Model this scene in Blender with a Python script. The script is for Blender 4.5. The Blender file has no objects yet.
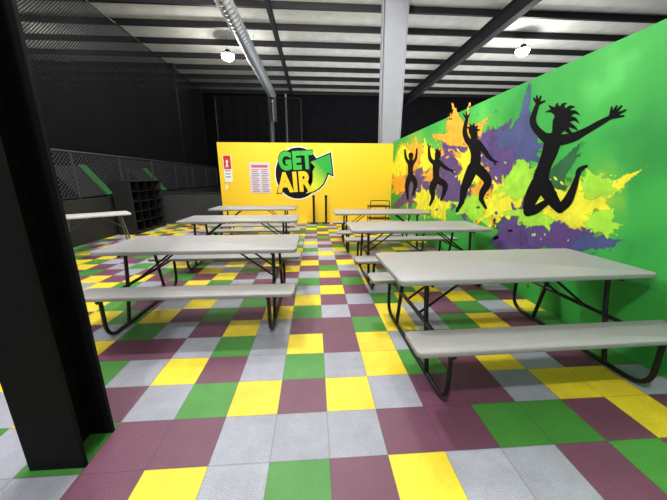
import bpy, bmesh, math, random
from mathutils import Vector, Matrix
random.seed(7)
C = bpy.context.scene.collection
PI = math.pi
F, TH, PS, H = 285.0, math.radians(14.2), math.radians(3.8), 1.40
try:
    bpy.context.scene.view_settings.view_transform = 'Standard'
except Exception: pass

# ---------- measuring helpers: where a point read off the photograph lies on a real wall plane
def ray(px, py):
    a = (px-333.5)/F; b = (250-py)/F
    yf = math.cos(TH)+b*math.sin(TH); h = -math.sin(TH)+b*math.cos(TH)
    return (a*math.cos(PS)+yf*math.sin(PS), -a*math.sin(PS)+yf*math.cos(PS), h)
WX, WY = 2.50, 9.30
T = .305; OX, OY = .057, 1.462      # one-foot carpet squares and where their grid starts
def on_right(px, py, off=0.004):
    d = ray(px, py); s = WX/d[0]
    return Vector((WX-off, d[1]*s, H+d[2]*s))
def on_back(px, py, off=0.004):
    d = ray(px, py); s = WY/d[1]
    return Vector((d[0]*s, WY-off, H+d[2]*s))

# ---------- materials
def lin(c):
    return tuple(((v/255)/12.92 if v/255 <= .04045 else ((v/255+.055)/1.055)**2.4) for v in c)+(1,)
def mat(name, rgb, rough=.6, metal=0, noise=0, nscale=20, bump=0, emit=0, spec=None):
    m = bpy.data.materials.new(name); m.use_nodes = True
    nt = m.node_tree; b = nt.nodes['Principled BSDF']
    c = lin(rgb)
    b.inputs['Base Color'].default_value = c
    b.inputs['Roughness'].default_value = rough; b.inputs['Metallic'].default_value = metal
    if spec is not None: b.inputs['Specular IOR Level'].default_value = spec
    if emit:
        b.inputs['Emission Color'].default_value = c; b.inputs['Emission Strength'].default_value = emit
    if noise or bump:
        tc = nt.nodes.new('ShaderNodeTexCoord'); n = nt.nodes.new('ShaderNodeTexNoise')
        n.inputs['Scale'].default_value = nscale; n.inputs['Detail'].default_value = 4
        nt.links.new(tc.outputs['Object'], n.inputs['Vector'])
        if noise:
            mr = nt.nodes.new('ShaderNodeMapRange')
            mr.inputs['From Min'].default_value = .3; mr.inputs['From Max'].default_value = .7
            mr.inputs['To Min'].default_value = 1-noise; mr.inputs['To Max'].default_value = 1+noise
            nt.links.new(n.outputs['Fac'], mr.inputs['Value'])
            mx = nt.nodes.new('ShaderNodeVectorMath'); mx.operation = 'SCALE'
            mx.inputs[0].default_value = c[:3]
            nt.links.new(mr.outputs[0], mx.inputs['Scale']); nt.links.new(mx.outputs[0], b.inputs['Base Color'])
        if bump:
            bp = nt.nodes.new('ShaderNodeBump'); bp.inputs['Strength'].default_value = bump; bp.inputs['Distance'].default_value = .01
            nt.links.new(n.outputs['Fac'], bp.inputs['Height']); nt.links.new(bp.outputs[0], b.inputs['Normal'])
    return m
def math_node(nt, op, a, bb=None):
    x = nt.nodes.new('ShaderNodeMath'); x.operation = op
    for i, v in enumerate((a, bb)):
        if v is None: continue
        if isinstance(v, (int, float)): x.inputs[i].default_value = v
        else: nt.links.new(v, x.inputs[i])
    return x.outputs[0]
def carpet(name, rgb):
    m = mat(name, rgb, .5, noise=.2, nscale=160, bump=.25, spec=.5)
    nt = m.node_tree; b = nt.nodes['Principled BSDF']
    src = b.inputs['Base Color'].links[0].from_socket
    tc = nt.nodes.new('ShaderNodeTexCoord'); n = nt.nodes.new('ShaderNodeTexNoise')
    n.inputs['Scale'].default_value = 5; n.inputs['Detail'].default_value = 6; n.inputs['Roughness'].default_value = .7
    nt.links.new(tc.outputs['Object'], n.inputs['Vector'])
    mr = nt.nodes.new('ShaderNodeMapRange'); mr.inputs['From Min'].default_value = .3; mr.inputs['From Max'].default_value = .7
    mr.inputs['To Min'].default_value = .84; mr.inputs['To Max'].default_value = 1.1
    nt.links.new(n.outputs['Fac'], mr.inputs['Value'])
    # seams between squares and a slightly different tone per square
    sp = nt.nodes.new('ShaderNodeSeparateXYZ'); nt.links.new(tc.outputs['Object'], sp.inputs[0])
    M = lambda *a: math_node(nt, *a)
    gx = M('DIVIDE', M('SUBTRACT', sp.outputs[0], OX), T); gy = M('DIVIDE', M('SUBTRACT', sp.outputs[1], OY), T)
    ex = M('ABSOLUTE', M('SUBTRACT', M('FRACT', gx), .5)); ey = M('ABSOLUTE', M('SUBTRACT', M('FRACT', gy), .5))
    seam = M('GREATER_THAN', M('MAXIMUM', ex, ey), .488)
    cb = nt.nodes.new('ShaderNodeCombineXYZ'); nt.links.new(M('FLOOR', gx), cb.inputs[0]); nt.links.new(M('FLOOR', gy), cb.inputs[1])
    wn = nt.nodes.new('ShaderNodeTexWhiteNoise'); nt.links.new(cb.outputs[0], wn.inputs['Vector'])
    tone = M('ADD', M('MULTIPLY', wn.outputs['Value'], .16), .92)
    fac = M('MULTIPLY', M('MULTIPLY', mr.outputs[0], tone), M('SUBTRACT', 1.0, M('MULTIPLY', seam, .3)))
    mx = nt.nodes.new('ShaderNodeVectorMath'); mx.operation = 'SCALE'
    nt.links.new(src, mx.inputs[0]); nt.links.new(fac, mx.inputs['Scale'])
    nt.links.new(mx.outputs[0], b.inputs['Base Color'])
    return m
def net_mat(name, pitch, w, rgb=(14,14,16)):
    m = bpy.data.materials.new(name); m.use_nodes = True; nt = m.node_tree
    b = nt.nodes['Principled BSDF']; b.inputs['Base Color'].default_value = lin(rgb); b.inputs['Roughness'].default_value = .9
    b.inputs['Specular IOR Level'].default_value = .1
    out = nt.nodes['Material Output']
    tc = nt.nodes.new('ShaderNodeTexCoord'); sp = nt.nodes.new('ShaderNodeSeparateXYZ')
    nt.links.new(tc.outputs['Object'], sp.inputs[0])
    M = lambda *a: math_node(nt, *a)
    xy = M('ADD', sp.outputs[0], sp.outputs[1])
    u = M('ADD', xy, sp.outputs[2]); v = M('SUBTRACT', xy, sp.outputs[2])
    f1 = M('LESS_THAN', M('FRACT', M('DIVIDE', u, pitch)), w)
    f2 = M('LESS_THAN', M('FRACT', M('DIVIDE', v, pitch)), w)
    fac = M('MAXIMUM', f1, f2)
    tr = nt.nodes.new('ShaderNodeBsdfTransparent'); mix = nt.nodes.new('ShaderNodeMixShader')
    nt.links.new(fac, mix.inputs[0]); nt.links.new(tr.outputs[0], mix.inputs[1]); nt.links.new(b.outputs[0], mix.inputs[2])
    nt.links.new(mix.outputs[0], out.inputs['Surface'])
    return m
def spray(name, rgb):
    # thrown and sprayed paint: solid in the middle, ragged towards the rim ('cover' attribute)
    m = mat(name, rgb, .55, noise=.2, nscale=6); nt = m.node_tree
    b = nt.nodes['Principled BSDF']; out = nt.nodes['Material Output']
    at = nt.nodes.new('ShaderNodeAttribute'); at.attribute_name = 'cover'
    tc = nt.nodes.new('ShaderNodeTexCoord'); n = nt.nodes.new('ShaderNodeTexNoise')
    n.inputs['Scale'].default_value = 11; n.inputs['Detail'].default_value = 7; n.inputs['Roughness'].default_value = .72
    nt.links.new(tc.outputs['Object'], n.inputs['Vector'])
    a = math_node(nt, 'MULTIPLY', math_node(nt, 'SUBTRACT', n.outputs['Fac'], .5), 1.5)
    s = math_node(nt, 'ADD', at.outputs['Fac'], a)
    mr = nt.nodes.new('ShaderNodeMapRange'); mr.interpolation_type = 'SMOOTHSTEP'
    mr.inputs['From Min'].default_value = .22; mr.inputs['From Max'].default_value = .40
    nt.links.new(s, mr.inputs['Value'])
    m2 = nt.nodes.new('ShaderNodeMapRange'); m2.inputs['From Min'].default_value = 0; m2.inputs['From Max'].default_value = .15
    nt.links.new(at.outputs['Fac'], m2.inputs['Value'])
    mu = math_node(nt, 'MULTIPLY', mr.outputs[0], m2.outputs[0])
    tr = nt.nodes.new('ShaderNodeBsdfTransparent'); mix = nt.nodes.new('ShaderNodeMixShader')
    nt.links.new(mu, mix.inputs[0]); nt.links.new(tr.outputs[0], mix.inputs[1]); nt.links.new(b.outputs[0], mix.inputs[2])
    nt.links.new(mix.outputs[0], out.inputs['Surface'])
    return m

M_Y = carpet('carpet_yellow', (230,204,46)); M_G = carpet('carpet_green', (66,134,54))
M_M = carpet('carpet_maroon', (108,62,86)); M_A = carpet('carpet_grey', (154,156,170))
M_top = mat('grey_moulded_plastic', (150,148,150), .45, noise=.04, nscale=60, bump=.12)
M_plug = mat('plug_plastic', (60,60,62), .5)
M_tube = mat('black_powder_coat', (15,15,18), .4, noise=.1, nscale=30, spec=.35)
M_yw = mat('yellow_paint', (250,206,40), .55, noise=.02, nscale=1.5)
M_conc = mat('dark_concrete', (40,40,42), .8, noise=.2, nscale=3)
M_blk = mat('black_paint', (18,18,21), .8, noise=.15, nscale=4)
M_low = mat('charcoal_panel', (46,47,52), .7, noise=.1, nscale=5)
M_curt = mat('black_drape', (22,22,26), .95, noise=.25, nscale=2, spec=.1)
M_steel = mat('dark_painted_steel', (9,9,13), .7, noise=.12, nscale=8, spec=.15)
M_ins = mat('roof_insulation', (212,210,202), .8, noise=.12, nscale=2.5, bump=.5)
M_purl = mat('dark_purlin_steel', (20,20,24), .6, noise=.1, nscale=10)
M_duct = mat('galvanised_duct', (185,190,195), .35, metal=.6, noise=.08, nscale=12)
M_pill = mat('pale_grey_steel', (160,162,170), .55, noise=.04, nscale=4)
M_wht = mat('white_print', (238,238,236), .5, noise=.02, nscale=20)
M_post = mat('poster_print', (214,206,216), .5, noise=.05, nscale=30)
M_pink = mat('pink_print', (196,96,112), .5, noise=.05, nscale=30)
M_red = mat('red_print', (200,40,36), .5, noise=.03, nscale=20)
M_ink = mat('black_ink', (12,12,14), .7, noise=.1, nscale=30, spec=.2)
M_gry = mat('grey_print', (138,132,152), .6, noise=.05, nscale=30)
M_lgreen = mat('logo_green', (40,178,56), .5, noise=.03, nscale=10)
M_lorg = mat('logo_amber', (252,204,20), .5, noise=.02, nscale=10)
M_pad = mat('green_vinyl_pad', (40,156,64), .5, noise=.08, nscale=6)
M_bed = mat('black_trampoline_bed', (22,22,25), .8, noise=.15, nscale=30)
M_lens = mat('lamp_lens', (255,252,244), .4, emit=60)
M_net = net_mat('black_netting', .06, .40, (15,15,18))
M_fmesh = net_mat('grey_fence_mesh', .09, .11, (92,94,100))
M_white_top = mat('white_table_plastic', (190,190,192), .5, noise=.03, nscale=40)
M_gtube = mat('grey_tube', (88,90,96), .4, noise=.05, nscale=20)
M_dtube = mat('dark_tube', (36,37,42), .5, noise=.05, nscale=20)
M_sil = mat('silhouette_black_paint', (10,10,13), .8, noise=.2, nscale=4, spec=.1)
P_pur = spray('paint_purple', (84,60,122)); P_blu = spray('paint_slate_blue', (64,72,124))
P_yel = spray('paint_yellow', (228,224,48)); P_lim = spray('paint_lime', (156,216,56)); P_org = spray('paint_orange', (240,166,44))
P_drk = spray('paint_dark_green', (22,92,54))
def grad():
    m = mat('logo_gradient', (60,180,60), .5); nt = m.node_tree; b = nt.nodes['Principled BSDF']
    tc = nt.nodes.new('ShaderNodeTexCoord'); sp = nt.nodes.new('ShaderNodeSeparateXYZ'); nt.links.new(tc.outputs['Object'], sp.inputs[0])
    ad = math_node(nt, 'ADD', sp.outputs[0], sp.outputs[2])
    r = nt.nodes.new('ShaderNodeValToRGB'); mr = nt.nodes.new('ShaderNodeMapRange')
    mr.inputs['From Min'].default_value=-.3; mr.inputs['From Max'].default_value=1.35
    nt.links.new(ad, mr.inputs['Value']); nt.links.new(mr.outputs[0], r.inputs[0])
    r.color_ramp.elements[0].color = lin((222,230,50)); r.color_ramp.elements[0].position=.12
    r.color_ramp.elements[1].color = lin((30,166,52)); r.color_ramp.elements[1].position=.6
    nt.links.new(r.outputs[0], b.inputs['Base Color']); return m
M_grad = grad()

# ---------- green mural wall material with airbrushed haze
def green_wall():
    m = bpy.data.materials.new('green_airbrushed_paint'); m.use_nodes = True; nt = m.node_tree
    b = nt.nodes['Principled BSDF']; b.inputs['Roughness'].default_value = .6; b.inputs['Specular IOR Level'].default_value = .3
    tc = nt.nodes.new('ShaderNodeTexCoord')
    n = nt.nodes.new('ShaderNodeTexNoise'); n.inputs['Scale'].default_value = .9; n.inputs['Detail'].default_value = 3
    nt.links.new(tc.outputs['Object'], n.inputs['Vector'])
    r = nt.nodes.new('ShaderNodeValToRGB')
    r.color_ramp.elements[0].position = .3; r.color_ramp.elements[0].color = lin((46,152,62))
    r.color_ramp.elements[1].position = .75; r.color_ramp.elements[1].color = lin((66,178,76))
    nt.links.new(n.outputs['Fac'], r.inputs[0])
    n2 = nt.nodes.new('ShaderNodeTexNoise'); n2.inputs['Scale'].default_value = 3.5; n2.inputs['Detail'].default_value = 4
    nt.links.new(tc.outputs['Object'], n2.inputs['Vector'])
    sc = nt.nodes.new('ShaderNodeVectorMath'); sc.operation = 'MULTIPLY_ADD'
    sc.inputs[1].default_value = (.5,.5,.5)
    nt.links.new(n2.outputs['Color'], sc.inputs[0]); nt.links.new(tc.outputs['Object'], sc.inputs[2])
    sb = nt.nodes.new('ShaderNodeVectorMath'); sb.operation = 'SUBTRACT'; sb.inputs[1].default_value = (.25,.25,.25)
    nt.links.new(sc.outputs[0], sb.inputs[0])
    cur = r.outputs[0]
    for (px, py, rad, col) in ((650,150,.5,(34,128,58)),(520,110,.45,(34,130,60)),(640,250,.3,(34,130,58)),(606,78,.3,(92,200,98)),(480,120,.5,(84,192,84)),
                               (560,215,.5,(70,160,60)),(580,205,.45,(180,220,50)),(520,190,.55,(130,208,60)),(480,165,.95,(110,196,60)),
                               (445,175,1.2,(150,200,60)),(412,170,1.4,(170,200,60))):
        p = on_right(px, py)
        d = nt.nodes.new('ShaderNodeVectorMath'); d.operation = 'DISTANCE'; d.inputs[1].default_value = p
        nt.links.new(sb.outputs[0], d.inputs[0])
        mr = nt.nodes.new('ShaderNodeMapRange'); mr.interpolation_type = 'SMOOTHSTEP'
        mr.inputs['From Min'].default_value = 0; mr.inputs['From Max'].default_value = rad
        mr.inputs['To Min'].default_value = .8; mr.inputs['To Max'].default_value = 0
        nt.links.new(d.outputs['Value'], mr.inputs['Value'])
        mx = nt.nodes.new('ShaderNodeMix'); mx.data_type = 'RGBA'
        nt.links.new(mr.outputs[0], mx.inputs[0]); nt.links.new(cur, mx.inputs[6]); mx.inputs[7].default_value = lin(col)
        cur = mx.outputs[2]
    nt.links.new(cur, b.inputs['Base Color'])
    return m
M_gw = green_wall()

# ---------- mesh helpers
def obj(name, bm, m, parent=None, smooth=False, recalc=True):
    if recalc: bmesh.ops.recalc_face_normals(bm, faces=bm.faces[:])
    me = bpy.data.meshes.new(name); bm.to_mesh(me); bm.free()
    for x in (m if isinstance(m, (list, tuple)) else [m]): me.materials.append(x)
    if smooth:
        me.polygons.foreach_set('use_smooth', [True]*len(me.polygons))
        try: me.set_sharp_from_angle(angle=math.radians(35))
        except Exception: pass
    o = bpy.data.objects.new(name, me); C.objects.link(o)
    if parent: o.parent = parent
    return o
def tag(o, label, cat, group=None):
    o['label'] = label; o['category'] = cat
    if group: o['group'] = group
    return o
def thing(name, label, cat, loc=(0,0,0), rz=0, group=None):
    o = bpy.data.objects.new(name, None); o.empty_display_size = .1; C.objects.link(o)
    o.location = loc; o.rotation_euler = (0,0,rz)
    return tag(o, label, cat, group)
def struct(name, bm, m):
    o = obj(name, bm, m); o['kind'] = 'structure'; return o
def dup(root, loc, rz=0, label=None):
    r = root.copy(); C.objects.link(r); r.location = loc; r.rotation_euler = (0,0,rz)
    if label: r['label'] = label
    for ch in list(root.children):
        c = ch.copy(); C.objects.link(c); c.parent = r
        for g in list(ch.children):
            d = g.copy(); C.objects.link(d); d.parent = c
    return r
def box(bm, x0, x1, y0, y1, z0, z1, bev=0):
    t = bmesh.new()
    vs = [t.verts.new(p) for p in ((x0,y0,z0),(x1,y0,z0),(x1,y1,z0),(x0,y1,z0),(x0,y0,z1),(x1,y0,z1),(x1,y1,z1),(x0,y1,z1))]
    for f in ((0,3,2,1),(4,5,6,7),(0,1,5,4),(1,2,6,5),(2,3,7,6),(3,0,4,7)): t.faces.new([vs[i] for i in f])
    if bev: bmesh.ops.bevel(t, geom=t.edges[:], offset=bev, segments=2, affect='EDGES')
    me = bpy.data.meshes.new('tmp'); t.to_mesh(me); t.free(); bm.from_mesh(me); bpy.data.meshes.remove(me)
    return bm
def B(*a, **k): return box(bmesh.new(), *a, **k)
def fillet(pts, r, n=6):
    pts = [Vector(p) for p in pts]; out = [pts[0]]
    for i in range(1, len(pts)-1):
        a, b, c = pts[i-1], pts[i], pts[i+1]
        u = (a-b); v = (c-b); d = min(r, u.length*.48, v.length*.48); u.normalize(); v.normalize()
        p, q = b+u*d, b+v*d
        for k in range(n+1):
            t = k/n; out.append(p*(1-t)**2+b*2*t*(1-t)+q*t*t)
    out.append(pts[-1]); return out
def tube(bm, pts, r, seg=10):
    pts = [Vector(p) for p in pts]; rings = []
    t0 = (pts[1]-pts[0]).normalized()
    n = t0.orthogonal().normalized()
    for i, p in enumerate(pts):
        t = ((pts[min(i+1,len(pts)-1)]-pts[max(i-1,0)])).normalized()
        n = (n - t*n.dot(t)).normalized(); b = t.cross(n)
        rr = r[i] if isinstance(r, (list,tuple)) else r
        rings.append([bm.verts.new(p+(n*math.cos(2*PI*k/seg)+b*math.sin(2*PI*k/seg))*rr) for k in range(seg)])
    for a, b in zip(rings, rings[1:]):
        for k in range(seg): bm.faces.new((a[k], a[(k+1)%seg], b[(k+1)%seg], b[k]))
    bm.faces.new(rings[0][::-1]); bm.faces.new(rings[-1])
    return bm
def slab(lx, ly, z0, z1, rc, bev, cx=0, cy=0):
    bm = bmesh.new(); rings = []
    for z, ins in ((z0,bev),(z0+bev*.4,bev*.3),(z0+bev,0),(z1-bev,0),(z1-bev*.4,bev*.3),(z1,bev)):
        ring = []
        for sx, sy, a0 in ((1,1,0),(-1,1,90),(-1,-1,180),(1,-1,270)):
            for k in range(7):
                a = math.radians(a0+k*15)
                ring.append(bm.verts.new((cx+sx*(lx/2-rc)+math.cos(a)*(rc-ins), cy+sy*(ly/2-rc)+math.sin(a)*(rc-ins), z)))
        rings.append(ring)
    for a, b in zip(rings, rings[1:]):
        for k in range(len(a)): bm.faces.new((a[k], a[(k+1)%len(a)], b[(k+1)%len(a)], b[k]))
    bm.faces.new(rings[0][::-1]); bm.faces.new(rings[-1])
    return bm
def disc(bm, c, r0, r1, z0, z1, seg=24):
    lo = [bm.verts.new((c[0]+r0*math.cos(2*PI*k/seg), c[1]+r0*math.sin(2*PI*k/seg), z0)) for k in range(seg)]
    hi = [bm.verts.new((c[0]+r1*math.cos(2*PI*k/seg), c[1]+r1*math.sin(2*PI*k/seg), z1)) for k in range(seg)]
    for k in range(seg): bm.faces.new((lo[k], lo[(k+1)%seg], hi[(k+1)%seg], hi[k]))
    bm.faces.new(lo[::-1]); bm.faces.new(hi); return bm

# ---------- setting: floor with one-foot carpet squares
cols = {'Y':0,'G':1,'M':2,'A':3}
known = {   # row : (first column, colours)
 -2:(-6,'GAAMYAGMYAAMGM'),
 -1:(-6,'GAGMMAAAMMGGMY'),
  0:(-6,'AYMAGYMYAMMAYY'),
  1:(-6,'MGAYMAGAYGMYAM'),
  2:(-6,'YMMAGAYMYAGMAM'),
  3:(-6,'AGAMYAMMGYAGYM'),
  4:(-6,'GYMGMYGAMYAMGA'),
  5:(-6,'MAYAGMYMAGYMYG'),
  6:(-6,'YGAMYGAYMAGYAM'),
}
grid = {}
def colour(i, j):
    if (i,j) in grid: return grid[(i,j)]
    if j in known:
        a, s = known[j]
        if 0 <= i-a < len(s): grid[(i,j)] = s[i-a]; return s[i-a]
    ban = {grid.get((i-1,j)), grid.get((i,j-1))}
    c = random.choice([c for c in 'YYGMMA' if c not in ban]); grid[(i,j)] = c; return c
X0, X1, Y0, Y1 = -5.0, WX, -1.4, WY
bm = bmesh.new(); j = -10
while OY+j*T < Y1:
    i = -18
    while OX+(i-1)*T < X1:
        x0, x1 = max(X0, OX+(i-1)*T), min(X1, OX+i*T); y0, y1 = max(Y0, OY+j*T), min(Y1, OY+(j+1)*T)
        c = colour(i, j)
        if x1-x0 > 1e-4 and y1-y0 > 1e-4:
            f = bm.faces.new([bm.verts.new(p) for p in ((x0,y0,0),(x1,y0,0),(x1,y1,0),(x0,y1,0))]); f.material_index = cols[c]
        i += 1
    j += 1
bmesh.ops.remove_doubles(bm, verts=bm.verts[:], dist=1e-5)
struct('floor', bm, [M_Y, M_G, M_M, M_A])
struct('floor_slab', B(-14,14,-3,19,-.2,-.004), M_conc)
struct('ceiling', B(-14,14,-3,19,6.4,6.5), M_ins)
struct('wall_right', B(WX,WX+.12,-1.4,WY+.12,0,2.49), M_gw)
struct('wall_back', B(-2.9,WX-.001,WY,WY+.12,0,2.44), M_yw)
struct('wall_left', B(-5.12,-5.0,-1.4,16,0,.95), M_blk)
struct('wall_corner', B(-5.0,-2.9,WY,WY+.1,0,.93), M_low)
struct('trim_1', B(-5.0,-2.9,WY-.02,WY+.12,.93,.96), M_blk)
struct('wall_far', B(-14,14,19,19.15,0,6.4), M_curt)
struct('wall_outer_left', B(-14.15,-14,-3,19,0,6.4), M_curt)
struct('wall_outer_right', B(14,14.15,-3,19,0,6.4), M_curt)

# ---------- roof steel
for k in range(9):
    y = 8.65+k*1.27
    bm = bmesh.new(); box(bm,-13.9,13.9,y-.015,y+.015,6.23,6.4); box(bm,-13.9,13.9,y-.045,y+.045,6.215,6.23)
    tag(obj('roof_purlin', bm, M_purl), 'black steel purlin running across the white insulated roof', 'purlin', 'roof purlins')
def rafter(x, hgt, w, label):
    bm = bmesh.new(); z1 = 6.214; z0 = z1-hgt
    box(bm,x-w/2,x+w/2,-2.9,18.9,z0,z0+.02); box(bm,x-w/2,x+w/2,-2.9,18.9,z1-.02,z1); box(bm,x-.015,x+.015,-2.9,18.9,z0+.02,z1-.02)
    tag(obj('roof_rafter', bm, M_purl), label, 'beam')
rafter(5.72,.46,.22,'deep black roof beam running above the green wall side')
rafter(-1.2,.22,.12,'slim black roof beam running beside the silver duct')

# spiral duct
d = thing('ventilation_duct','round silver spiral duct hanging under the white roof','duct',(-2.1,0,5.55))
bm = bmesh.new(); pts=[]; rr=[]
y = 1.0
while y < 16.4:
    for o_, r_ in ((0,.2),(.10,.2),(.115,.209),(.13,.2)):
        pts.append((0,y+o_,0)); rr.append(r_)
    y += .2
tube(bm, pts, rr, 20); obj('duct_body', bm, M_duct, d, True)
obj('end_drop', tube(bmesh.new(), fillet([(0,16.4,0),(0,16.75,0),(0,16.75,-1.2)],.3), .17, 18), M_duct, d, True)
for yy in (6,9,12,15):
    obj('hanger', tube(bmesh.new(), [(0,yy,.2),(0,yy,.84)], .008, 6), M_gtube, d)
tag(obj('standing_pipe', tube(bmesh.new(), [(-2.35,17.6,0),(-2.35,17.6,6.1)], .16, 14), M_duct, None, True),'thick grey upright pipe behind the yellow wall below the duct','pipe')
tag(obj('sprinkler_pipe', tube(bmesh.new(), [(-1.5,17.6,0),(-1.5,17.6,5.9)], .06, 12), M_pill, None, True),'thin pale upright pipe behind the yellow wall','pipe')

# pale tapered column behind the corner
t = thing('building_column','wide pale grey tapered steel column rising behind the wall corner','column',(2.44,9.64,0))
def taper(x0a,x1a,x0b,x1b,y0,y1,z1):
    bm = bmesh.new()
    v=[bm.verts.new(p) for p in ((x0a,y0,0),(x1a,y0,0),(x1a,y1,0),(x0a,y1,0),(x0b,y0,z1),(x1b,y0,z1),(x1b,y1,z1),(x0b,y1,z1))]
    for f in ((0,3,2,1),(4,5,6,7),(0,1,5,4),(1,2,6,5),(2,3,7,6),(3,0,4,7)): bm.faces.new([v[i] for i in f])
    return bm
obj('web', taper(-.28,.27,-.36,.36,-.01,.01,6.395), M_pill, t)
obj('flange', taper(-.30,-.28,-.38,-.36,-.13,.13,6.395), M_pill, t)
obj('flange', taper(.27,.29,.36,.38,-.13,.13,6.395), M_pill, t)
obj('base_plate', B(-.34,.34,-.16,.16,0,.02), M_pill, t)

# dark column in the left foreground
t = thing('steel_column','black painted steel H column standing in the left foreground','column',(-1.29,1.30,0))
obj('flange', B(-.13,.13,-.11,-.09,0,6.2), M_steel, t)
obj('flange', B(-.13,.13,.09,.11,0,6.2), M_steel, t)
obj('web', B(-.01,.01,-.09,.09,0,6.2), M_steel, t)
obj('weld_bead', tube(bmesh.new(), [(.016,-.084,.01),(.016,-.084,6.1)], .006, 6), M_steel, t)

# ---------- picnic tables
def picnic():
    t = thing('picnic_table','', 'picnic table', (0,0,0), 0, 'grey picnic tables')
    top = obj('tabletop', slab(1.90,.76,.70,.74,.045,.009), M_top, t, True)
    for s in (-1,1):
        obj('bench_seat', slab(1.88,.255,.396,.43,.04,.008,0,s*.597), M_top, t, True)
    for s in (-1,1):
        x = s*.71
        bm = tube(bmesh.new(), fillet([(x,-.66,.393),(x,-.66,.017),(x,.66,.017),(x,.66,.393)],.15,8), .017, 12)
        obj('sled_foot', bm, M_tube, t, True)
        obj('seat_bar', tube(bmesh.new(), [(x,-.70,.379),(x,.70,.379)], .016, 12), M_tube, t, True)
        for q in (-1,1):
            obj('leg', tube(bmesh.new(), fillet([(x,q*.24,.695),(x,q*.27,.45),(x,q*.36,.03)],.1), .017, 12), M_tube, t, True)
            obj('diagonal_brace', tube(bmesh.new(), [(x,q*.13,.375),(x-s*.42,q*.13,.695)], .010, 8), M_tube, t, True)
        obj('top_bar', tube(bmesh.new(), [(x,-.34,.686),(x,.34,.686)], .013, 10), M_tube, t, True)
    return t
p0 = picnic()
p0.location = (1.50,2.13,0); p0.rotation_euler.z = math.radians(1.2)
p0['label'] = 'largest grey picnic table in the foreground against the green mural wall'
for (x,y,r,l) in ((1.43,3.98,0,'grey picnic table second from the camera beside the green mural wall'),
                  (1.34,5.82,-.5,'grey picnic table beside the green wall, nearest to the yellow wall'),
                  (-1.13,3.04,0,'grey picnic table nearest the black foreground column, left of the aisle'),
                  (-1.23,4.95,.5,'grey picnic table in the middle of the row left of the aisle'),
                  (-1.37,6.75,0,'grey picnic table farthest down the row left of the aisle')):
    dup(p0, (x,y,0), math.radians(r), l)

# ---------- folding table
t = thing('folding_table','white plastic folding table standing by the black barrier and netting','table',(-4.14,5.66,0),math.radians(-50))
obj('tabletop', slab(.56,1.08,.70,.74,.05,.01), M_white_top, t, True)
for s in (-1,1):
    obj('leg', tube(bmesh.new(), fillet([(-.18,s*.38,.70),(-.23,s*.48,.016),(.23,s*.48,.016),(.18,s*.38,.70)],.06), .014, 10), M_gtube, t, True)
    obj('leg_brace', tube(bmesh.new(), [(0,s*.08,.69),(0,s*.41,.45)], .008, 8), M_gtube, t, True)
    obj('leg_crossbar', tube(bmesh.new(), [(-.2,s*.415,.45),(.2,s*.415,.45)], .009, 8), M_gtube, t, True)

# ---------- cubby
t = thing('cubby_shelf','black open cubby shelf for shoes standing against the black barrier','shelf',(-4.7,8.15,0))
bm = bmesh.new(); D2=.22; W2=.72
box(bm,-D2,D2,-W2,-W2+.025,0,1.34); box(bm,-D2,D2,W2-.025,W2,0,1.34); box(bm,-D2,D2,-W2+.025,W2-.025,1.315,1.34); box(bm,-D2,D2,-W2+.025,W2-.025,.04,.065)
obj('carcass', bm, M_blk, t)
obj('back_panel', B(-D2,-D2+.012,-W2+.025,W2-.025,.065,1.315), M_low, t)
for k in range(1,4): obj('divider', B(-D2+.013,D2-.01,-W2+k*.36-.01,-W2+k*.36+.01,.066,1.314), M_tube, t)
for k in range(1,5): obj('shelf', B(-D2+.013,D2-.005,-W2+.026,W2-.026,.065+k*.25-.009,.065+k*.25+.009), M_tube, t)

# ---------- fence and netting on the left
t = thing('mesh_fence','dark framed chain link fence standing on the low black barrier','fence',(-5.06,0,.95))
obj('top_rail', tube(bmesh.new(), [(0,2.0,.98),(0,15.8,.98)], .024, 10), M_dtube, t, True)
obj('bottom_rail', tube(bmesh.new(), [(0,2.0,.04),(0,15.8,.04)], .018, 10), M_tube, t, True)
y = 2.0
while y < 15.9:
    obj('post', tube(bmesh.new(), [(0,y,0),(0,y,1.0)], .022, 10), M_dtube, t, True)
    if y < 15:
        bm = bmesh.new(); bm.faces.new([bm.verts.new(p) for p in ((0,y+.03,.06),(0,y+1.5,.06),(0,y+1.5,.96),(0,y+.03,.96))])
        obj('mesh_panel', bm, M_fmesh, t)
    y += 1.53
def net(name, a, b, z0, z1, label):
    t = thing(name, label, 'safety net', (0,0,0))
    bm = bmesh.new(); n=24; lo=[];hi=[]
    for k in range(n+1):
        f=k/n; x=a[0]+(b[0]-a[0])*f; y=a[1]+(b[1]-a[1])*f; w=.05*math.sin(k*1.9)
        dx,dy=(0,w) if abs(b[0]-a[0])>abs(b[1]-a[1]) else (w,0)
        lo.append(bm.verts.new((x+dx,y+dy,z0))); hi.append(bm.verts.new((x+dx,y+dy,z1)))
    for k in range(n): bm.faces.new((lo[k],lo[k+1],hi[k+1],hi[k]))
    obj('netting', bm, M_net, t)
    obj('top_cable', tube(bmesh.new(), [(a[0],a[1],z1),(b[0],b[1],z1)], .02, 8), M_tube, t)
    for f in (0,1):
        x=a[0]+(b[0]-a[0])*f; y=a[1]+(b[1]-a[1])*f
        obj('net_pole', tube(bmesh.new(), [(x,y,0),(x,y,z1)], .035, 10), M_tube, t)
net('safety_net',(-5.35,1.5),(-5.35,15.5),1.9,5.5,'tall black safety net hanging above the mesh fence on the left')
net('safety_net',(-4.85,15.9),(-.6,15.9),0,5.3,'black safety net hanging across the dark hall behind the yellow wall')
net('safety_net',(-13,13.2),(-5.5,13.2),0,5.8,'black safety net crossing the dark play area behind the fence')

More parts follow.
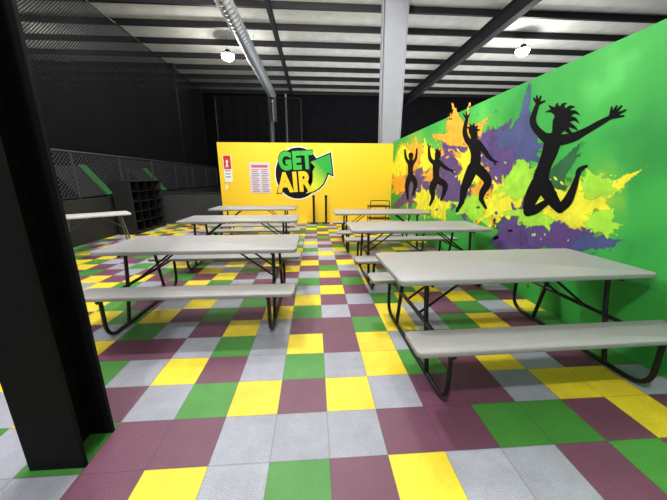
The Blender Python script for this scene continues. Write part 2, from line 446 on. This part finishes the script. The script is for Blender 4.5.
# angled trampoline ramps behind the fence
def ramp(loc, label):
    t = thing('angled_trampoline', label, 'trampoline', loc, 0)
    L=1.3
    def quad(u0,u1,v0,v1,th):   # u along slope, v along Y
        bm=bmesh.new(); a=Vector((0,0,.85)); b=Vector((-.7,0,1.75)); n=Vector((.9,0,.7)).normalized()*th
        P=lambda u,v:a+(b-a)*u+Vector((0,v,0))
        q=[P(u0,v0),P(u1,v0),P(u1,v1),P(u0,v1)]
        lo=[bm.verts.new(p) for p in q]; hi=[bm.verts.new(p+n) for p in q]
        bm.faces.new(lo[::-1]); bm.faces.new(hi)
        for k in range(4): bm.faces.new((lo[k],lo[(k+1)%4],hi[(k+1)%4],hi[k]))
        return bm
    obj('bed', quad(.03,.97,.0,L-.25,.02), M_bed, t)
    obj('edge_pad', quad(0,1,L-.25,L,.05), M_pad, t)
    bm=bmesh.new()
    for v in (.05,L-.05): tube(bm,[(0,v,0),(0,v,.85)],.03,8); tube(bm,[(-.7,v,0),(-.7,v,1.75)],.03,8)
    obj('support_frame', bm, M_tube, t)
ramp((-6.25,8.2,0),'nearer angled trampoline with a green edge pad behind the mesh fence')
ramp((-6.2,11.4,0),'farther angled trampoline with a green edge pad behind the mesh fence')

# ---------- mural (flat paint, under a millimetre thick)
mur = thing('wall_mural','painted mural of four black jumping figures over colour splatters on the green wall','mural',(WX,5,0))
def world_part(name, bm, m, parent):
    bmesh.ops.translate(bm, verts=bm.verts[:], vec=-Vector(parent.location)); return obj(name, bm, m, parent, False, False)
off = [.0006]
def splat(px, py, r, m, asp=1.0, lab=None):
    off[0] += .00003; r*=1.6
    bm = bmesh.new(); N=72; ph=[random.uniform(0,6.28) for _ in range(3)]
    lay = bm.verts.layers.float.new('cover')
    qs=[]
    for k in range(N):
        a=2*PI*k/N; q=1+.14*math.sin(2*a+ph[0])+.13*math.sin(3*a+ph[1])+.1*math.sin(5*a+ph[2])
        qs.append(q)
    for _ in range(9):
        k=random.randrange(N); qs[k]*=random.uniform(1.25,1.7); qs[(k+1)%N]*=1.15; qs[k-1]*=1.15
    def ringv(s, cov):
        out=[]
        for k in range(N):
            a=2*PI*k/N; q=s*(qs[k] if s>.5 else 1+(qs[k]-1)*.4)
            v=bm.verts.new(on_right(px+r*q*math.cos(a), py+r*asp*.9*q*math.sin(a),off[0])); v[lay]=cov; out.append(v)
        return out
    cv=bm.verts.new(on_right(px,py,off[0])); cv[lay]=1
    R1=ringv(.35,.92); R2=ringv(.72,.5); R3=ringv(1,0)
    for k in range(N):
        bm.faces.new((cv,R1[k],R1[(k+1)%N]))
        bm.faces.new((R1[k],R2[k],R2[(k+1)%N],R1[(k+1)%N])); bm.faces.new((R2[k],R3[k],R3[(k+1)%N],R2[(k+1)%N]))
    for _ in range(10):     # flung droplets
        a=random.uniform(0,6.28); dd=r*random.uniform(.85,1.25); rr=r*random.uniform(.02,.055)
        c=(px+dd*math.cos(a),py+dd*asp*math.sin(a)); st=random.uniform(1,2.4)
        vs=[]
        for b in range(8):
            u=rr*st*math.cos(b*PI/4); w_=rr*math.sin(b*PI/4)
            v=bm.verts.new(on_right(c[0]+u*math.cos(a)-w_*math.sin(a),c[1]+u*math.sin(a)+w_*math.cos(a),off[0])); v[lay]=1.2; vs.append(v)
        bm.faces.new(vs)
    o=world_part('paint_splatter',bm,m,mur)
    if lab: o['label']=lab
for s in ((408,170,11,P_yel,1.9,'yellow splatter'),(404,186,6,P_org,1.8,'orange splatter'),(416,188,8,P_pur,1.8,'purple splatter'),(417,160,7,P_org,1.7,'orange splatter'),
          (430,180,9,P_pur,1.9,'purple splatter'),(444,172,10,P_org,1.8,'orange splatter'),(424,202,7,P_yel,1.4,'yellow splatter'),(440,204,8,P_yel,1.5,'yellow splatter'),(452,158,10,P_pur,1.7,'purple splatter'),(428,158,6,P_yel,1.6,'yellow splatter'),
          (466,142,14,P_org,1.5,'orange splatter'),(459,188,13,P_pur,1.6,'purple splatter'),(489,156,15,P_pur,1.5,'purple splatter'),(471,168,10,P_yel,1.3,'yellow splatter'),(490,192,13,P_org,1.2,'orange splatter'),(474,208,10,P_lim,1.1,'lime splatter'),
          (528,205,26,P_drk,1.1,'dark green splatter'),(516,150,16,P_blu,1.6,'slate blue splatter'),(504,174,12,P_pur,1.5,'purple splatter'),(507,200,14,P_yel,1.2,'yellow splatter'),(521,182,13,P_lim,1.1,'lime splatter'),
          (524,232,22,P_pur,.7,'purple splatter'),(562,234,27,P_pur,.55,'purple splatter'),(542,212,14,P_lim,1.0,'lime splatter'),(582,205,22,P_yel,.95,'yellow splatter'),(596,186,13,P_lim,.7,'lime splatter'),(592,243,15,P_blu,.4,'slate blue splatter'),(602,222,13,P_lim,.6,'lime splatter')):
    splat(*s)
def figure(caps, dep, label):
    bm=bmesh.new()
    for n_, (x0,y0,r0,x1,y1,r1) in enumerate(caps):
        a=math.atan2(y1-y0,x1-x0); pts=[]
        for k in range(9): b=a+PI/2+k*PI/8; pts.append((x0+r0*math.cos(b),y0+r0*math.sin(b)))
        for k in range(9): b=a-PI/2+k*PI/8; pts.append((x1+r1*math.cos(b),y1+r1*math.sin(b)))
        bm.faces.new([bm.verts.new(on_right(x,y,dep+n_*.000012)) for x,y in pts])
    o=world_part('figure_silhouette',bm,M_sil,mur); o['label']=label
def curve(p, n=5):     # smooth limb through (x,y,r) points
    out=[]
    for i in range(len(p)-1):
        p0=p[max(i-1,0)]; p1=p[i]; p2=p[i+1]; p3=p[min(i+2,len(p)-1)]
        for k in range(n):
            t=k/n; out.append(tuple(.5*((2*b)+(-a+c)*t+(2*a-5*b+4*c-d_)*t*t+(-a+3*b-3*c+d_)*t**3) for a,b,c,d_ in zip(p0,p1,p2,p3)))
    out.append(p[-1]); return out
def chain(*p):
    p = curve(list(p)) if len(p)>2 else p
    return [(p[i][0],p[i][1],p[i][2],p[i+1][0],p[i+1][1],p[i+1][2]) for i in range(len(p)-1)]
# near figure: leaping, shins kicked back
f1 = chain((553,141,8.5),(550,152,7.8),(545,165,6.8),(541,178,7.8),(541,187,8.2)) + chain((545,137,4.2),(562,139,5))
f1 += chain((560,122,7.2),(559,127,6.6),(556,133,4.2),(554,140,6))
f1 += chain((547,139,5),(538,131,3.9),(533,122,3.4),(535,112,2.6),(538,104,2.1))
for fx,fy in ((534,98.5),(537,96),(541,96.5),(545,101)): f1 += chain((538,104,1.9),(fx,fy,.9))
f1 += chain((561,140,5.4),(574,137,4.6),(588,130,3.3),(600,123,2.9),(611,117,2.1))
for fx,fy in ((612,107),(617,106),(622,106),(626,110),(624,116)): f1 += chain((611,117,2.2),(fx,fy,.9))
for ax,ay,bx,by,hx,hy in ((557,114,552,111,546,112),(557,111,552,108,549,105),(560,110,557,106,558,103),(563,110,563,105,567,103),(567,111,571,107,575,107),(569,114,575,112,580,115),(569,119,575,119,579,123),(568,124,574,127,578,130),(566,128,570,132,575,135)):
    f1 += chain((560,119,5),(ax,ay,3),(bx,by,1.7),(hx,hy,.4))
f1 += chain((539,184,8),(533,195,7.2),(529,205,5.6),(528,212,4.4)) + chain((528,212,4.4),(536,209.5,4.3),(546,203,3.2),(556,199,2)) 
f1 += chain((544,185,8.2),(550,195,7.2),(556,204,5.6),(560,209,4.4)) + chain((560,209,4.4),(568,201,4.8),(574,188,3.6),(578,176,2.3)) + chain((578,176,2.4),(580,170,2.6),(587,166,1.4))
figure(f1,.0018,'largest silhouette, leaping with spread fingers and loose hair')
f2 = chain((473,131,4.4),(474,135,3.8),(474,140,3)) + chain((474,144,6.2),(476,155,5),(475,168,5.8)) + chain((470,143,3.3),(466,137,2.8),(465,129,2.3),(467,119,1.6))
for fx,fy in ((463.5,114),(466.5,112),(469.5,114)): f2 += chain((467,119,1.4),(fx,fy,.6))
f2 += chain((478,143,3.3),(484,150,2.8),(489,157,2.2),(494,161,1.4)) + chain((494,161,1.3),(496,165,.6)) + chain((494,161,1.3),(498,162,.6))
f2 += chain((473,168,5.6),(468,180,5),(464,190,3.8),(462,202,2.5)) + chain((462,202,2.5),(457,211,1.5)) + chain((477,168,5.6),(485,176,5),(488,183,4),(483,192,3.4),(481,199,2.3)) + chain((481,199,2.3),(486,208,1.4))
for hx,hy in ((467,127),(470,124),(474,123.5),(478,126),(480,130)): f2 += chain((473,130,3.2),(hx,hy,.5))
figure(f2,.0018,'silhouette with one arm raised')
f3 = chain((438,154,3.2),(437,160,2.2)) + chain((437,163,4.2),(436,172,3.2),(437,180,3.8)) + chain((434,163,2.3),(430,158,1.8),(429,148,1.1)) + chain((440,163,2.3),(446,168,1.8),(453,171,1)) + chain((436,180,3.6),(432,189,3),(433,197,2),(430,205,1.1)) + chain((438,180,3.7),(445,185,3),(444,193,2),(441,200,1.1))
for hx,hy in ((435,149),(438,148),(441,150),(428,144.5),(431,145),(456,170),(455,174)):
    f3 += chain(((438,153,2) if 434<hx<442 else (429.3,149,1) if hx<434 else (452,171,1)),(hx,hy,.35))
figure(f3,.0018,'second smallest silhouette')
f4 = chain((411,155,2.6),(411,160,1.7)) + chain((411,163,3.2),(410.5,170,2.5),(411,177,2.9)) + chain((409,163,1.7),(406,158,1.4),(405,150,.9)) + chain((413,163,1.7),(416,158,1.3),(417,149,.9)) + chain((410,177,2.9),(407,186,2.2),(408,199,1)) + chain((412,177,2.9),(415.5,184,2.2),(413,195,1))
figure(f4,.0018,'smallest silhouette')

# ---------- logo and signs on the yellow wall
lg = thing('wall_logo','round black, green and amber GET AIR logo with a green arrow on the yellow wall','logo',(-.29,WY,1.58))
def poly(pts, dep, m, name, lab=None):
    bm=bmesh.new(); fr=[on_back(x,y,dep) for x,y in pts]
    vs=[bm.verts.new(p) for p in fr]; bm.faces.new(vs)
    bmesh.ops.triangulate(bm, faces=bm.faces[:])
    o=world_part(name,bm,m,lg)
    if lab:o['label']=lab
def ell(cx,cy,rx,ry,n=40): return [(cx+rx*math.cos(2*PI*k/n),cy+ry*math.sin(2*PI*k/n)) for k in range(n)]
def arrow(g):
    base=[(330,154),(332.5,175),(327.5,172.5),(326,178),(323,184),(318.5,188.5),(313,191.5),(306,193.5),(310,188),(312.5,182),(313,176),(312.5,171),(315,167),(310.5,162)]
    out=[]; n=len(base)
    for i,(x,y) in enumerate(base):
        x0,y0=base[i-1]; x2,y2=base[(i+1)%n]
        d1=Vector((x-x0,y-y0)).normalized(); d2=Vector((x2-x,y2-y)).normalized()
        nn=(Vector((d1.y,-d1.x))+Vector((d2.y,-d2.x)))
        nn=nn.normalized() if nn.length>1e-3 else Vector((0,0))
        k=g/max(.6,nn.dot(Vector((d1.y,-d1.x))))
        out.append((x+nn.x*k,y+nn.y*k))
    return out
poly(ell(298,173,23.4,26.8),.002,M_wht,'halo','white halo'); poly(arrow(2.1),.0023,M_wht,'arrow_halo')
poly(ell(298,173,22.4,25.7),.003,M_ink,'backing_disc','black disc'); poly(arrow(1.3),.004,M_ink,'arrow_outline','black outline')
poly(arrow(0),.005,M_grad,'arrow','green arrow with a yellow tail')
def text(body, px, py, size, m, name, dep, rot=0, off_=.02, sx=1):
    cu=bpy.data.curves.new('t','FONT'); cu.body=body; cu.size=size; cu.align_x='CENTER'; cu.align_y='CENTER'; cu.offset=off_; cu.extrude=.0008; cu.space_character=1.08
    o=bpy.data.objects.new('t',cu); C.objects.link(o)
    dg=bpy.context.evaluated_depsgraph_get(); me=bpy.data.meshes.new_from_object(o.evaluated_get(dg)); bpy.data.objects.remove(o)
    p=on_back(px,py,dep)
    me.transform(Matrix.Translation(p-Vector(lg.location))@Matrix.Rotation(PI/2,4,'X')@Matrix.Rotation(rot,4,'Z')@Matrix.Diagonal((sx,1,1,1)))
    me.materials.clear(); me.materials.append(m)
    q=bpy.data.objects.new(name,me); C.objects.link(q); q.parent=lg; return q
for (b,px,py,s,m,sx) in (('GET',295.5,161.5,.70,M_lgreen,.76),('AIR',294.5,183,.80,M_lorg,.80)):
    text(b,px,py,s,M_ink,'lettering_outline',.007,math.radians(3),.065,sx)['label']='black letter outline'
    text(b,px,py,s,m,'lettering',.0095,math.radians(3),.04,sx)['label']=('green' if b=='GET' else 'amber')+' lettering'

def wall_sign(name,x0,x1,z0,z1,label,cat):
    t=thing(name,label,cat,(x0,WY-.0005,z0)); return t,(x1-x0),(z1-z0)
a=on_back(249,162.5);b_=on_back(271,193)
t,w,h=wall_sign('rules_poster',a.x,b_.x,b_.z,a.z,'pale rules poster with pink heading hanging left of the logo','poster')
obj('board', B(0,w,-.012,0,0,h), M_post, t)
obj('heading', B(.06,w-.06,-.014,-.0121,h-.15,h-.07), M_pink, t)
for k in range(14):
    z=h-.2-k*.055
    if z>.05:
        for c in (0,1): obj('text_line', B(.06+c*w*.48,w*.46+c*w*.46-(.05 if k%3==1 else 0),-.0135,-.0121,z-.026,z), M_pink if k%4==0 else M_gry, t)
a=on_back(222.5,155);b_=on_back(233,182)
t,w,h=wall_sign('safety_sign',a.x,b_.x,b_.z,a.z,'small red and white sign at the left end of the yellow wall','sign')
obj('board', B(0,w,-.01,0,0,h), M_wht, t); obj('red_panel', B(.015,w-.015,-.012,-.0101,h*.48,h-.015), M_red, t)
bm=bmesh.new(); tube(bm,[(w*.5,-.0125,h*.82),(w*.45,-.0125,h*.68)],.02,8); tube(bm,[(w*.45,-.0125,h*.68),(w*.6,-.0125,h*.56)],.015,8); tube(bm,[(w*.45,-.0125,h*.68),(w*.3,-.0125,h*.55)],.015,8); tube(bm,[(w*.3,-.0125,h*.76),(w*.66,-.0125,h*.74)],.012,8)
bmesh.ops.scale(bm, vec=(1,.1,1), verts=bm.verts[:]); bmesh.ops.translate(bm, vec=(0,-.012,0), verts=bm.verts[:])
obj('runner_symbol', bm, M_wht, t)
for k in range(3): obj('text_line', B(.04,w-.04,-.0115,-.0101,h*.4-k*.09,h*.4-k*.09+.03), M_gry, t)
t=thing('light_switch','small white switch plate low beside the red sign on the yellow wall','switch',(-2.72,WY-.001,1.12))
obj('plate', B(-.04,.04,-.008,0,-.06,.06,bev=.003), M_wht, t); obj('rocker', B(-.015,.015,-.014,-.0081,-.03,.03), M_wht, t)

# ---------- stanchions, cart
t=thing('stanchion','left of the two black posts standing below the logo','post',(-.02,8.95,0),0,'black posts by the yellow wall')
bm=disc(bmesh.new(),(0,0),.13,.11,0,.025); obj('base',bm,M_tube,t,True)
obj('pole', tube(bmesh.new(),[(0,0,.02),(0,0,.82)],.036,14),M_tube,t,True)
obj('cap', disc(bmesh.new(),(0,0),.045,.04,.82,.88),M_tube,t,True)
dup(t,(.36,8.95,0),0,'right of the two black posts standing below the logo')
t=thing('utility_cart','low black metal cart standing by the yellow wall behind the far picnic table','cart',(1.85,8.2,0))
for z in (.25,.60): obj('tray', slab(.6,.42,z,z+.03,.03,.008), M_tube, t, True)
for sx in (-1,1):
    for sy in (-1,1):
        obj('post', tube(bmesh.new(),[(sx*.27,sy*.18,.08),(sx*.27,sy*.18,.62)],.014,8),M_tube,t,True)
        bm=tube(bmesh.new(),[(sx*.27-.012,sy*.18,.04),(sx*.27+.012,sy*.18,.04)],.04,14); obj('wheel',bm,M_plug,t,True)
obj('handle', tube(bmesh.new(),fillet([(-.27,-.18,.62),(-.27,-.18,.78),(.27,-.18,.78),(.27,-.18,.62)],.05),.012,8),M_tube,t,True)

# ---------- high bay lamps
def lamp(x,y,label,power,z=5.75):
    t=thing('high_bay_lamp',label,'ceiling lamp',(x,y,z),0)
    bm=bmesh.new(); disc(bm,(0,0),.24,.21,0,.05); disc(bm,(0,0),.12,.08,.05,.17)
    obj('housing',bm,M_dtube,t,True)
    bm=bmesh.new()
    rs=[(.22,0),(.22,-.06),(.19,-.13),(.12,-.18),(.04,-.2)]
    tube(bm,[(0,0,z_) for _,z_ in rs],[r_ for r_,_ in rs],24)
    obj('lens',bm,M_lens,t,True)
    obj('hanging_rod',tube(bmesh.new(),[(0,0,.17),(0,0,.64)],.008,6),M_tube,t)
    l=bpy.data.lights.new('light','POINT'); l.energy=power; l.shadow_soft_size=.14; l.color=(1,.99,.96)
    o=bpy.data.objects.new('lamp_light',l); C.objects.link(o); o.location=(x,y,z-.4)
lamp(7.55,11.2,'bright round high bay lamp above the green wall',110,5.85)
lamp(-3.1,12.2,'bright round high bay lamp beside the silver duct',110,5.8)
lamp(-10.3,11.8,'high bay lamp behind the netting on the left',60)
lamp(-.8,-1.0,'added unseen high bay lamp overhead behind the camera',520)  # this lamp and the next three are out of view, added as room light
lamp(-1.2,4.2,'added unseen high bay lamp above the tables left of the aisle',500)
lamp(.6,6.4,'added unseen high bay lamp above the far tables near the yellow wall',390)
lamp(-3.6,7.6,'added unseen high bay lamp above the cubby shelf',170)
# unseen area lights added to brighten the roof, no fixtures there
def up(x,y,p,sx,sy):
    l=bpy.data.lights.new('added_roof_fill','AREA'); l.shape='RECTANGLE'; l.size=sx; l.size_y=sy; l.energy=p; l.color=(.96,.98,1)
    o=bpy.data.objects.new('added_roof_fill',l); C.objects.link(o); o.location=(x,y,3.2); o.rotation_euler=(PI,0,0)
up(2.5,14,270,8,8); up(9,14,170,5,8)

w=bpy.data.worlds.new('world'); bpy.context.scene.world=w; w.use_nodes=True
w.node_tree.nodes['Background'].inputs[0].default_value=(.9,.95,1,1); w.node_tree.nodes['Background'].inputs[1].default_value=.65

cam=bpy.data.cameras.new('camera'); cam.sensor_width=36; cam.lens=F/667*36; cam.clip_start=.05
co=bpy.data.objects.new('camera',cam); C.objects.link(co); co.location=(0,0,H); co.rotation_euler=(PI/2-TH,0,-PS)
bpy.context.scene.camera=co
